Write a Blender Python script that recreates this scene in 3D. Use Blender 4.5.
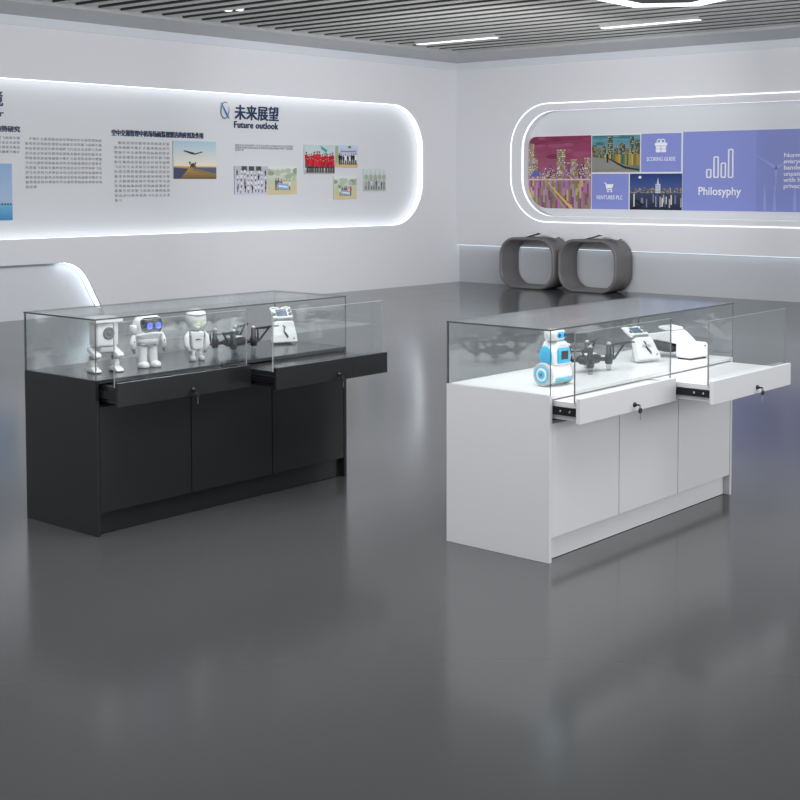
import bpy, bmesh, math, random
from mathutils import Matrix, Vector, Euler

# ------------------------------------------------------------------ scene start
for o in list(bpy.data.objects):
    bpy.data.objects.remove(o, do_unlink=True)
SC = bpy.context.scene
COL = SC.collection
random.seed(7)
PI = math.pi

# ------------------------------------------------------------------ camera
cam_d = bpy.data.cameras.new('camera')
cam = bpy.data.objects.new('camera', cam_d)
COL.objects.link(cam)
cam_d.sensor_width = 36
cam_d.lens = 1325.54 / 800 * 36
cam_d.shift_x = -38.06 / 800
cam_d.shift_y = -142.22 / 800
cam_d.clip_end = 200
yaw, pitch = 0.6951, 0.0566
fw = Vector((math.cos(yaw) * math.cos(pitch), math.sin(yaw) * math.cos(pitch), -math.sin(pitch)))
rt = Vector((math.sin(yaw), -math.cos(yaw), 0))
up = rt.cross(fw)
cam.matrix_world = Matrix(((rt.x, up.x, -fw.x, 0), (rt.y, up.y, -fw.y, 0), (rt.z, up.z, -fw.z, 1.5368), (0, 0, 0, 1)))
SC.camera = cam

# ------------------------------------------------------------------ world, lights, exposure
world = bpy.data.worlds.new('world')
SC.world = world
world.use_nodes = True
bgn = world.node_tree.nodes['Background']
bgn.inputs[0].default_value = (0.93, 0.96, 1.0, 1)
bgn.inputs[1].default_value = 0.46
SC.view_settings.view_transform = 'Standard'
SC.view_settings.look = 'None'
SC.view_settings.gamma = 1
SC.view_settings.exposure = 0.40

def area(name, loc, target, sx, sy, power, color=(1, 1, 1)):
    d = bpy.data.lights.new(name, 'AREA')
    d.shape = 'RECTANGLE'
    d.size, d.size_y = sx, sy
    d.energy = power
    d.color = color
    o = bpy.data.objects.new(name, d)
    COL.objects.link(o)
    o.location = loc
    o.rotation_euler = (Vector(target) - Vector(loc)).to_track_quat('-Z', 'Y').to_euler()
    return o

SC.cycles.transparent_max_bounces = 24
area('added_top_fill', (4.4, 3.4, 3.3), (4.6, 3.6, 0), 4.0, 4.0, 175)  # added fill above the cases, brightens decks and toys; not a fixture
area('added_front_fill', (9.0, -4.0, 2.2), (5.0, 4.2, 0.7), 6.0, 2.6, 170)  # added fill for the case fronts
area('added_right_wall_fill', (10.8, 6.6, 2.1), (15.95, 6.9, 1.7), 8.0, 0.9, 108, (0.97, 0.98, 1.0))  # added light floating mid-room, aimed to brighten the right wall
area('added_left_wall_fill', (9.8, 8.0, 2.1), (10.0, 12.93, 1.7), 9.0, 0.9, 112, (0.97, 0.98, 1.0))  # likewise added, lifts the left wall; no lamp hangs at this spot

# ------------------------------------------------------------------ materials
def lin(hexs):
    if isinstance(hexs, (tuple, list)):
        return tuple(hexs)[:3]
    hexs = hexs.lstrip('#')
    v = [int(hexs[i:i + 2], 16) / 255 for i in (0, 2, 4)]
    return tuple(c / 12.92 if c <= 0.04045 else ((c + 0.055) / 1.055) ** 2.4 for c in v)

def mat(name, color, rough=0.5, metal=0.0, spec=0.5, emit=None, strength=0.0, coat=0.0, grain=0.0, scale=40):
    m = bpy.data.materials.new(name)
    m.use_nodes = True
    nt = m.node_tree
    b = nt.nodes['Principled BSDF']
    c = lin(color)
    b.inputs['Base Color'].default_value = (*c, 1)
    b.inputs['Roughness'].default_value = rough
    b.inputs['Metallic'].default_value = metal
    b.inputs['Specular IOR Level'].default_value = spec
    b.inputs['Coat Weight'].default_value = coat
    if emit is not None:
        b.inputs['Emission Color'].default_value = (*lin(emit), 1)
        b.inputs['Emission Strength'].default_value = strength
    if grain:
        tc = nt.nodes.new('ShaderNodeTexCoord')
        n = nt.nodes.new('ShaderNodeTexNoise')
        n.inputs['Scale'].default_value = scale
        n.inputs['Detail'].default_value = 4
        mr = nt.nodes.new('ShaderNodeMapRange')
        mr.inputs['To Min'].default_value = max(0.0, rough - grain)
        mr.inputs['To Max'].default_value = min(1.0, rough + grain)
        nt.links.new(tc.outputs['Object'], n.inputs['Vector'])
        nt.links.new(n.outputs['Fac'], mr.inputs['Value'])
        nt.links.new(mr.outputs['Result'], b.inputs['Roughness'])
    return m

def glass_mat(name, tint, refl=1.0, rough=0.0):
    m = bpy.data.materials.new(name)
    m.use_nodes = True
    nt = m.node_tree
    nt.nodes.clear()
    out = nt.nodes.new('ShaderNodeOutputMaterial')
    mix = nt.nodes.new('ShaderNodeMixShader')
    tr = nt.nodes.new('ShaderNodeBsdfTransparent')
    gl = nt.nodes.new('ShaderNodeBsdfGlossy')
    fr = nt.nodes.new('ShaderNodeFresnel')
    geo = nt.nodes.new('ShaderNodeNewGeometry')
    mr = nt.nodes.new('ShaderNodeMapRange')      # pane acts the same from both faces
    mr.inputs['To Min'].default_value = 1.5
    mr.inputs['To Max'].default_value = 1 / 1.5
    mul = nt.nodes.new('ShaderNodeMath')
    mul.operation = 'MULTIPLY'
    mul.inputs[1].default_value = refl
    tr.inputs['Color'].default_value = (*tint, 1)
    gl.inputs['Color'].default_value = (0.95, 0.97, 0.97, 1)
    gl.inputs['Roughness'].default_value = rough
    L = nt.links.new
    L(geo.outputs['Backfacing'], mr.inputs['Value'])
    L(mr.outputs['Result'], fr.inputs['IOR'])
    L(fr.outputs['Fac'], mul.inputs[0])
    L(mul.outputs[0], mix.inputs['Fac'])
    L(tr.outputs[0], mix.inputs[1])
    L(gl.outputs[0], mix.inputs[2])
    L(mix.outputs[0], out.inputs['Surface'])
    return m

def print_mat():
    m = bpy.data.materials.new('printed_photo')
    m.use_nodes = True
    nt = m.node_tree
    b = nt.nodes['Principled BSDF']
    a = nt.nodes.new('ShaderNodeAttribute')
    a.attribute_name = 'ink'
    nt.links.new(a.outputs['Color'], b.inputs['Base Color'])
    b.inputs['Roughness'].default_value = 0.45
    b.inputs['Specular IOR Level'].default_value = 0.3
    return m

def floor_mat():
    m = mat('polished_grey_floor', (0.066, 0.067, 0.069), 0.2, spec=0.5)
    nt = m.node_tree
    b = nt.nodes['Principled BSDF']
    tc = nt.nodes.new('ShaderNodeTexCoord')
    n = nt.nodes.new('ShaderNodeTexNoise')
    n.inputs['Scale'].default_value = 1.3
    n.inputs['Detail'].default_value = 5
    r = nt.nodes.new('ShaderNodeMapRange')
    r.inputs['To Min'].default_value = 0.13
    r.inputs['To Max'].default_value = 0.18
    nt.links.new(tc.outputs['Object'], n.inputs['Vector'])
    nt.links.new(n.outputs['Fac'], r.inputs['Value'])
    nt.links.new(r.outputs['Result'], b.inputs['Roughness'])
    return m

M = {}
M['floor'] = floor_mat()
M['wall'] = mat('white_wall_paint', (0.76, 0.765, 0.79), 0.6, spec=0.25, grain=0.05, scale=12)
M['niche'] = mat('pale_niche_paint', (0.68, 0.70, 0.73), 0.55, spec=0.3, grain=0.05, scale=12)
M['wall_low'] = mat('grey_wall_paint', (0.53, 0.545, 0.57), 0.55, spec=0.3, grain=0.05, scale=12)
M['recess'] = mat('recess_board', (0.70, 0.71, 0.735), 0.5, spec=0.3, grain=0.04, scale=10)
M['frieze'] = mat('pale_frieze', (0.70, 0.72, 0.77), 0.5, grain=0.03)
M['soffit'] = mat('grey_soffit_metal', (0.42, 0.425, 0.43), 0.4, metal=0.1, grain=0.06, scale=6)
M['slat'] = mat('grey_slat_metal', (0.43, 0.43, 0.415), 0.5, grain=0.05)
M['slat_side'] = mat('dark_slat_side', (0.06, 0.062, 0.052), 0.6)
M['plenum'] = mat('dark_plenum', (0.035, 0.036, 0.033), 0.9)
M['led'] = mat('led_strip', '#ffffff', emit=(0.86, 0.93, 1.0), strength=0.95)
M['led_cool'] = mat('led_strip_cool', '#ffffff', emit=(0.74, 0.87, 1.0), strength=0.85)
M['led_niche'] = mat('led_strip_niche', '#ffffff', emit=(0.78, 0.89, 1.0), strength=2.2)
M['led_line'] = mat('led_thin_line', '#ffffff', emit=(0.95, 0.97, 1.0), strength=0.85)
M['lamp'] = mat('lamp_diffuser', '#ffffff', emit=(0.97, 0.98, 1.0), strength=1.3)
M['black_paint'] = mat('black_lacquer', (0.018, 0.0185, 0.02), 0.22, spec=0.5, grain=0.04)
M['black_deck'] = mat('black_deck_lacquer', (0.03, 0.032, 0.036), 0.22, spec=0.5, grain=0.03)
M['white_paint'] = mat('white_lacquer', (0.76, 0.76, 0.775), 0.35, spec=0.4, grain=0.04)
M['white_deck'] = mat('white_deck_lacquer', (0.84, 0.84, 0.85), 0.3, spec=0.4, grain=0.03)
M['inside_dark'] = mat('dark_carcass', (0.02, 0.02, 0.021), 0.6)
M['inside_white'] = mat('white_carcass', (0.45, 0.45, 0.46), 0.6)
M['glass'] = glass_mat('clear_glass', (0.955, 0.97, 0.968), 1.7)
M['glass_top'] = glass_mat('clear_top_glass', (0.95, 0.968, 0.965), 0.8, 0.16)
M['edge'] = mat('glass_edge', (0.10, 0.112, 0.112), 0.4, spec=0.25)
M['edge_mid'] = mat('glass_edge_mid', (0.24, 0.26, 0.26), 0.4, spec=0.3)
M['edge_light'] = mat('glass_edge_light', (0.5, 0.54, 0.54), 0.4, spec=0.3)
M['rail'] = mat('slide_rail_black', (0.012, 0.012, 0.013), 0.3, metal=0.3)
M['steel'] = mat('brushed_steel', (0.6, 0.6, 0.62), 0.25, metal=1.0)
M['black_metal'] = mat('black_lock_metal', (0.012, 0.012, 0.012), 0.3, spec=0.6)
M['toy_white'] = mat('white_toy_plastic', (0.90, 0.90, 0.91), 0.3, spec=0.5, coat=0.3)
M['toy_pale'] = mat('pale_grey_plastic', (0.55, 0.56, 0.58), 0.4)
M['toy_grey'] = mat('mid_grey_plastic', (0.2, 0.21, 0.22), 0.4)
M['toy_black'] = mat('black_plastic', (0.014, 0.015, 0.017), 0.3, spec=0.5)
M['visor'] = mat('black_visor_gloss', (0.006, 0.007, 0.012), 0.08, spec=0.6)
M['eye_blue'] = mat('blue_led_eyes', (0.1, 0.12, 0.8), 0.4, emit=(0.10, 0.13, 1.0), strength=0.9)
M['eye_lime'] = mat('lime_led_eyes', (0.6, 0.85, 0.05), 0.4, emit=(0.62, 0.9, 0.05), strength=0.5)
M['toy_cyan'] = mat('cyan_plastic', '#4cc4f0', 0.3, spec=0.5)
M['toy_navy'] = mat('navy_plastic', '#1d3f8a', 0.3)
M['toy_teal'] = mat('turquoise_plastic', '#3fc8c4', 0.35)
M['screen'] = mat('grey_lcd_screen', '#4f4a4a', 0.2, spec=0.6)
M['screen_blue'] = mat('blue_grey_lcd_screen', '#5a6a80', 0.15, spec=0.6)
M['drone'] = mat('dark_drone_plastic', (0.022, 0.024, 0.026), 0.38)
M['foam'] = mat('dark_face_foam', (0.04, 0.043, 0.045), 0.85)
M['clear'] = glass_mat('clear_plastic', (0.78, 0.80, 0.82), 1.0, 0.15)
M['stool'] = mat('grey_stool_lacquer', (0.15, 0.142, 0.145), 0.4, spec=0.5, grain=0.04)
M['paper'] = mat('white_paper', (0.85, 0.85, 0.85), 0.6)
M['ink_navy'] = mat('navy_lettering', '#0e2f57', 0.4)
M['ink_grey'] = mat('grey_lettering', (0.33, 0.335, 0.35), 0.6)
M['ink_white'] = mat('white_lettering', (0.9, 0.9, 0.92), 0.5)
M['ribbon_blue'] = mat('blue_logo_ribbon', '#1f74b8', 0.4)
M['ribbon_grey'] = mat('slate_logo_ribbon', '#6d8290', 0.4)
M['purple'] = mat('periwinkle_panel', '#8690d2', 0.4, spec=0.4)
M['purple_deep'] = mat('periwinkle_panel_deeper_print', '#7f89c9', 0.4, spec=0.4)  # slightly darker print colour of the text tile
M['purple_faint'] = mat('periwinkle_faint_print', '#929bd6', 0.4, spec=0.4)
M['panel_white'] = mat('white_panel_frame', (0.82, 0.82, 0.84), 0.4)
M['print'] = print_mat()

# ------------------------------------------------------------------ mesh builder
class MB:
    def __init__(s):
        s.bm = bmesh.new()
    def _merge(s, b, mi, T=None, smooth=False):
        if T is not None:
            b.transform(T)
        me = bpy.data.meshes.new('t')
        for f in b.faces:
            f.material_index = mi
            f.smooth = smooth
        b.to_mesh(me)
        b.free()
        s.bm.from_mesh(me)
        bpy.data.meshes.remove(me)
    def box(s, x0, x1, y0, y1, z0, z1, mi=0, r=0.0, seg=2, T=None):
        b = bmesh.new()
        bmesh.ops.create_cube(b, size=1)
        bmesh.ops.scale(b, vec=(x1 - x0, y1 - y0, z1 - z0), verts=b.verts)
        bmesh.ops.translate(b, vec=((x0 + x1) / 2, (y0 + y1) / 2, (z0 + z1) / 2), verts=b.verts)
        if r > 0:
            bmesh.ops.bevel(b, geom=b.edges[:], offset=r, segments=seg, profile=0.5, affect='EDGES')
        s._merge(b, mi, T, r > 0 and seg > 2)
        return s
    def ell(s, c, rad, mi=0, e=1.0, u=24, v=14, T=None):
        b = bmesh.new()
        bmesh.ops.create_uvsphere(b, u_segments=u, v_segments=v, radius=1)
        f = lambda t: math.copysign(abs(t) ** e, t)
        for vv in b.verts:
            x, y, z = vv.co
            h = math.hypot(x, y)
            if h > 1e-6:
                ch, sh = f(h), f(z)
                vv.co = (rad[0] * f(x / h) * ch, rad[1] * f(y / h) * ch, rad[2] * sh)
            else:
                vv.co = (0, 0, rad[2] * f(z))
            vv.co += Vector(c)
        s._merge(b, mi, T, True)
        return s
    def cyl(s, p0, p1, r0, r1=None, mi=0, n=16, T=None, smooth=True):
        r1 = r0 if r1 is None else r1
        p0, p1 = Vector(p0), Vector(p1)
        d = p1 - p0
        b = bmesh.new()
        bmesh.ops.create_cone(b, cap_ends=True, segments=n, radius1=r0, radius2=r1, depth=d.length)
        q = Vector((0, 0, 1)).rotation_difference(d.normalized()).to_matrix().to_4x4()
        b.transform(Matrix.Translation((p0 + p1) / 2) @ q)
        s._merge(b, mi, T, False)
        if smooth:
            s.bm.faces.ensure_lookup_table()
            for f in s.bm.faces[-(n + 2):]:
                if len(f.verts) == 4:
                    f.smooth = True
        return s
    def tube(s, pts, r, mi=0, n=8, closed=False, T=None, flat=1.0):
        pts = [Vector(p) for p in pts]
        b = bmesh.new()
        rings = []
        N = len(pts)
        rr = r if isinstance(r, (list, tuple)) else [r] * N
        prev = None
        for i, p in enumerate(pts):
            if closed:
                t = pts[(i + 1) % N] - pts[i - 1]
            else:
                t = pts[min(i + 1, N - 1)] - pts[max(i - 1, 0)]
            t.normalize()
            a = prev if prev is not None else (Vector((0, 0, 1)) if abs(t.z) < 0.9 else Vector((1, 0, 0)))
            a = (a - t * a.dot(t)).normalized()
            prev = a
            c = t.cross(a)
            rings.append([b.verts.new(p + (a * math.cos(2 * PI * k / n) * rr[i] + c * math.sin(2 * PI * k / n) * rr[i] * flat)) for k in range(n)])
        for i in range(N if closed else N - 1):
            A, B = rings[i], rings[(i + 1) % N]
            for k in range(n):
                b.faces.new((A[k], A[(k + 1) % n], B[(k + 1) % n], B[k]))
        if not closed:
            b.faces.new(rings[0][::-1])
            b.faces.new(rings[-1])
        s._merge(b, mi, T, True)
        return s
    def prism(s, poly, d0, d1, axis='y', mi=0, r=0.0, seg=2, T=None):
        """poly in the plane across 'axis'; axis y: (x,z), x: (y,z), z: (x,y)"""
        b = bmesh.new()
        def P(u, v, d):
            return (u, d, v) if axis == 'y' else ((d, u, v) if axis == 'x' else (u, v, d))
        A = [b.verts.new(P(u, v, d0)) for u, v in poly]
        B = [b.verts.new(P(u, v, d1)) for u, v in poly]
        n = len(poly)
        b.faces.new(A)
        b.faces.new(B[::-1])
        for i in range(n):
            b.faces.new((A[i], B[i], B[(i + 1) % n], A[(i + 1) % n]))
        bmesh.ops.recalc_face_normals(b, faces=b.faces)
        if r > 0:
            bmesh.ops.bevel(b, geom=b.edges[:], offset=r, segments=seg, profile=0.5, affect='EDGES')
        s._merge(b, mi, T)
        return s
    def lathe(s, prof, mi=0, n=24, T=None):
        b = bmesh.new()
        rings = []
        for r, z in prof:
            rings.append([b.verts.new((r * math.cos(2 * PI * k / n), r * math.sin(2 * PI * k / n), z)) for k in range(n)])
        for A, B in zip(rings, rings[1:]):
            for k in range(n):
                b.faces.new((A[k], A[(k + 1) % n], B[(k + 1) % n], B[k]))
        b.faces.new(rings[0][::-1])
        b.faces.new(rings[-1])
        s._merge(b, mi, T, True)
        return s
    def build(s, name, mats, parent=None, bevel=0.0, auto=False):
        me = bpy.data.meshes.new(name)
        s.bm.to_mesh(me)
        s.bm.free()
        for m in (mats if isinstance(mats, (list, tuple)) else [mats]):
            me.materials.append(m)
        o = bpy.data.objects.new(name, me)
        COL.objects.link(o)
        if parent:
            o.parent = parent
        if bevel:
            md = o.modifiers.new('bevel', 'BEVEL')
            md.width = bevel
            md.segments = 2
            md.limit_method = 'ANGLE'
        return o

def thing(name, label, cat, loc=(0, 0, 0), rz=0.0, group=None):
    o = bpy.data.objects.new(name, None)
    o.empty_display_size = 0.1
    COL.objects.link(o)
    o.location = loc
    o.rotation_euler = (0, 0, rz)
    return tag(o, label, cat, group)

def tag(o, label, cat, group=None):
    o['label'] = label
    o['category'] = cat
    if group:
        o['group'] = group
    return o

def struct(o):
    o['kind'] = 'structure'
    return o

def rr(x0, x1, z0, z1, r, n=14):
    """rounded rectangle outline, counter-clockwise; r = (bl, br, tr, tl) radii"""
    if not isinstance(r, (tuple, list)):
        r = (r,) * 4
    out = []
    for (cx, cz, rad, a0) in ((x0 + r[0], z0 + r[0], r[0], PI), (x1 - r[1], z0 + r[1], r[1], 1.5 * PI),
                              (x1 - r[2], z1 - r[2], r[2], 0), (x0 + r[3], z1 - r[3], r[3], 0.5 * PI)):
        for i in range(n + 1):
            a = a0 + 0.5 * PI * i / n
            out.append((cx + rad * math.cos(a), cz + rad * math.sin(a)))
    return out

def fill(bm_mb, loops, P, mi=0):
    b = bmesh.new()
    ed = []
    for lp in loops:
        vs = [b.verts.new(P(u, v)) for u, v in lp]
        for i in range(len(vs)):
            ed.append(b.edges.new((vs[i], vs[(i + 1) % len(vs)])))
    bmesh.ops.triangle_fill(b, use_beauty=True, use_dissolve=False, edges=ed)
    bm_mb._merge(b, mi)

def skirt(bm_mb, loop, P0, P1, mi=0, closed=True):
    b = bmesh.new()
    A = [b.verts.new(P0(u, v)) for u, v in loop]
    B = [b.verts.new(P1(u, v)) for u, v in loop]
    n = len(loop)
    for i in range(n if closed else n - 1):
        b.faces.new((A[i], A[(i + 1) % n], B[(i + 1) % n], B[i]))
    bm_mb._merge(b, mi, None, True)

def ring(bm_mb, la, lb, PA, PB, mi=0, closed=True):
    b = bmesh.new()
    A = [b.verts.new(PA(u, v)) for u, v in la]
    B = [b.verts.new(PB(u, v)) for u, v in lb]
    n = len(la)
    for i in range(n if closed else n - 1):
        b.faces.new((A[i], A[(i + 1) % n], B[(i + 1) % n], B[i]))
    bm_mb._merge(b, mi)

# ------------------------------------------------------------------ setting
YL, XU, XB = 12.931, 15.95, 16.027     # left wall, right wall (upper), right wall (lower, set back)
YP, XP = YL + 0.12, XU + 0.19          # planes of the recessed boards
ZC = 3.40                              # underside of ceiling

struct(MB().box(-5, XB + 0.2, -5, YL + 0.3, -0.1, 0).build('floor', M['floor']))

# left wall: long pill recess and low niche with a slanted end
recL = rr(2.5, 15.165, 0.912, 2.68, 0.66)
niche = [(2.0, 0.0), (9.403, 0.0), (9.30, 0.194)]
for i in range(13):
    k = 1 - i / 12
    niche.append(((1 - k) ** 2 * 8.82 + 2 * k * (1 - k) * 9.069 + k * k * 9.19, (1 - k) ** 2 * 0.625 + 2 * k * (1 - k) * 0.625 + k * k * 0.40))
niche += [(2.0, 0.625)]
outer = [(0.5, 3.26), (0.5, 0.0), (2.0, 0.0), (2.0, 0.625)] + niche[-2:0:-1] + [(XB + 0.2, 0.0), (XB + 0.2, 3.26)]
L0 = lambda u, v: (u, YL, v)
L1 = lambda u, v: (u, YL + 0.125, v)
w = MB()
fill(w, [outer, recL], L0)
skirt(w, recL, L0, L1)
skirt(w, niche[1:], L0, L1, closed=False)
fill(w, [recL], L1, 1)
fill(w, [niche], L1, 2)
w.box(0.5, XB + 0.2, YL + 0.13, YL + 0.2, -0.05, 3.26)
struct(w.build('wall_left', [M['wall'], M['recess'], M['niche']]))
# light strip lining the recess and the niche, behind the lip
def inset(loop, d):
    n = len(loop)
    out = []
    for i in range(n):
        a, b = Vector(loop[i - 1]), Vector(loop[(i + 1) % n])
        t = (b - a).normalized()
        out.append((loop[i][0] - t.y * d, loop[i][1] + t.x * d))
    return out
t = MB()
skirt(t, inset(recL, 0.004), lambda u, v: (u, YL + 0.015, v), lambda u, v: (u, YL + 0.115, v))
struct(t.build('trim_1', M['led']))
t = MB()
skirt(t, inset(niche[1:], 0.004)[:-1], lambda u, v: (u, YL + 0.03, v), lambda u, v: (u, YL + 0.11, v), closed=False)
struct(t.build('trim_2', M['led_niche']))

# right wall: upper part with framed recess, lower part set back under a lit ledge
# loops are written in s = 13 - y so that the outline runs the same way round
recO = rr(13 - 11.885, 11.0, 0.96, 2.692, 0.66)
recI = rr(13 - 11.70, 10.815, 1.045, 2.585, 0.56)
R0 = lambda u, v: (XU, 13 - u, v)
RF = lambda u, v: (XU + 0.012, 13 - u, v)
R1 = lambda u, v: (XU + 0.2, 13 - u, v)
w = MB()
fill(w, [[(13 - YL, 0.6), (13.0, 0.6), (13.0, 3.26), (13 - YL, 3.26)], recO], R0)
ring(w, recO, recI, R0, RF)
skirt(w, recI, RF, R1)
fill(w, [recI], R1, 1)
w.box(XU, XB, 0, YL, 0.58, 0.6)
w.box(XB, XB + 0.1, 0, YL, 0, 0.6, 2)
w.box(XU + 0.21, XU + 0.28, 0, YL, 0.6, 3.26)
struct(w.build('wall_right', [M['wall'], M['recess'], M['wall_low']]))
t = MB()
pts = [(XU - 0.002, 13 - u, v) for u, v in recO]
t.tube(pts, 0.0065, closed=True, n=8)
struct(t.build('trim_3', M['led_line']))
t = MB()
skirt(t, inset(recI, 0.004), lambda u, v: (XU + 0.02, 13 - u, v), lambda u, v: (XU + 0.06, 13 - u, v))
struct(t.build('trim_4', M['led_cool']))
struct(MB().box(XU + 0.02, XU + 0.07, 0.1, YL - 0.01, 0.572, 0.579).build('trim_5', M['led_cool']))

ZF = 3.365
# ceiling: pale frieze, grey border, slats under a dark void
t = MB()
t.box(0.5, XU, YL - 0.03, YL + 0.1, 3.26, ZF)
t.box(XU - 0.03, XU + 0.1, 0, YL - 0.03, 3.26, ZF)
struct(t.build('trim_6', M['frieze']))
XS, YS = 14.80, 11.95
c = MB()
c.box(4.0, XU, YS, YL, ZF, ZC + 0.03, 1)
c.box(XS, XU, 0, YS, ZF, ZC + 0.03, 1)
k = 0
x = XS - 0.02
while x > 4.05:
    c.box(x - 0.135, x, 0, YS - 0.002, ZC - 0.002, ZC + 0.003, 0)
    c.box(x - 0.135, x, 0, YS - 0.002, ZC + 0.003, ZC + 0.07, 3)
    x -= 0.285
c.box(4.0, XU + 0.3, -0.2, YL + 0.3, ZC + 0.32, ZC + 0.36, 2)
c.box(4.0, 4.03, 0, YL, ZC, ZC + 0.32, 2)
c.box(4.0, XS, YS + 0.03, YS + 0.05, ZC + 0.03, ZC + 0.32, 2)
c.box(XS, XS + 0.02, 0, YS, ZC + 0.03, ZC + 0.32, 2)
struct(c.build('ceiling', [M['slat'], M['soffit'], M['plenum'], M['slat_side']]))

# ------------------------------------------------------------------ ceiling lamps
def linear_light(x, y0, y1, label):
    t = thing('linear_light', label, 'ceiling light', (x, (y0 + y1) / 2, ZC - 0.004), 0, 'linear lights between the ceiling slats')
    h = (y1 - y0) / 2
    MB().box(-0.055, 0.055, -h, h, -0.010, 0.05, r=0.004).build('housing', M['slat'], t)
    MB().box(-0.045, 0.045, -h + 0.02, h - 0.02, -0.016, -0.0105, r=0.002).build('diffuser', M['lamp'], t)
linear_light(13.556, 10.32, 11.67, 'slim glowing linear light between ceiling slats, near the room corner')
linear_light(13.556, 7.42, 8.76, 'slim glowing linear light between ceiling slats, beside the big hexagonal lamp')

t = thing('hexagonal_lamp', 'large white glowing hexagonal ceiling lamp with dark centre, cut by the top edge', 'ceiling light', (11.3, 6.6, ZC - 0.024))
hx = [Vector(p) for p in ((11.415, 7.42), (12.11, 7.43), (12.46, 6.84), (12.126, 6.237), (11.436, 6.225), (11.08, 6.816))]
ctr = sum(hx, Vector((0, 0))) / 6
oc = [(p.x - 11.3, p.y - 6.6) for p in hx]
ic = [((ctr.x + (p.x - ctr.x) * 0.7) - 11.3, (ctr.y + (p.y - ctr.y) * 0.7) - 6.6) for p in hx]
b = MB()
ring(b, oc, ic, lambda u, v: (u, v, 0), lambda u, v: (u, v, 0))
skirt(b, oc, lambda u, v: (u, v, 0), lambda u, v: (u, v, 0.018))
skirt(b, ic, lambda u, v: (u, v, 0), lambda u, v: (u, v, 0.018))
b.build('ring_diffuser', M['lamp'], t)
b = MB()
fill(b, [ic], lambda u, v: (u, v, 0.012))
b.build('dark_centre', M['plenum'], t)

for (x, y, lb) in ((9.675, 11.03, 'small white downlight in the slats, left of a close pair'), (9.724, 10.90, 'small white downlight in the slats, right of a close pair')):
    t = thing('downlight', lb, 'ceiling light', (x, y, ZC), 0, 'paired downlights')
    MB().lathe([(0.045, -0.004), (0.05, -0.006), (0.05, 0.03), (0.03, 0.03)], n=20).build('bezel', M['toy_white'], t)
    MB().lathe([(0.034, -0.0075), (0.034, -0.0045)], n=20).build('lens', M['lamp'], t)

# ------------------------------------------------------------------ display cases
L, D, H, HB = 1.5613, 0.5371, 0.95, 0.682
T = 0.018

def pane(name, x0, x1, y0, y1, z0, z1, parent, thin, edge=None, glass=None, edges_light=()):
    """glass pane: large faces clear, narrow faces polished edge"""
    b = bmesh.new()
    bmesh.ops.create_cube(b, size=1)
    bmesh.ops.scale(b, vec=(x1 - x0, y1 - y0, z1 - z0), verts=b.verts)
    bmesh.ops.translate(b, vec=((x0 + x1) / 2, (y0 + y1) / 2, (z0 + z1) / 2), verts=b.verts)
    ax = 'xyz'.index(thin)
    for f in b.faces:
        f.material_index = 0 if abs(f.normal[ax]) > 0.5 else 1
    me = bpy.data.meshes.new(name)
    b.to_mesh(me)
    b.free()
    me.materials.append(glass or M['glass'])
    me.materials.append(edge or M['edge'])
    o = bpy.data.objects.new(name, me)
    COL.objects.link(o)
    o.parent = parent
    return o

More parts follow.
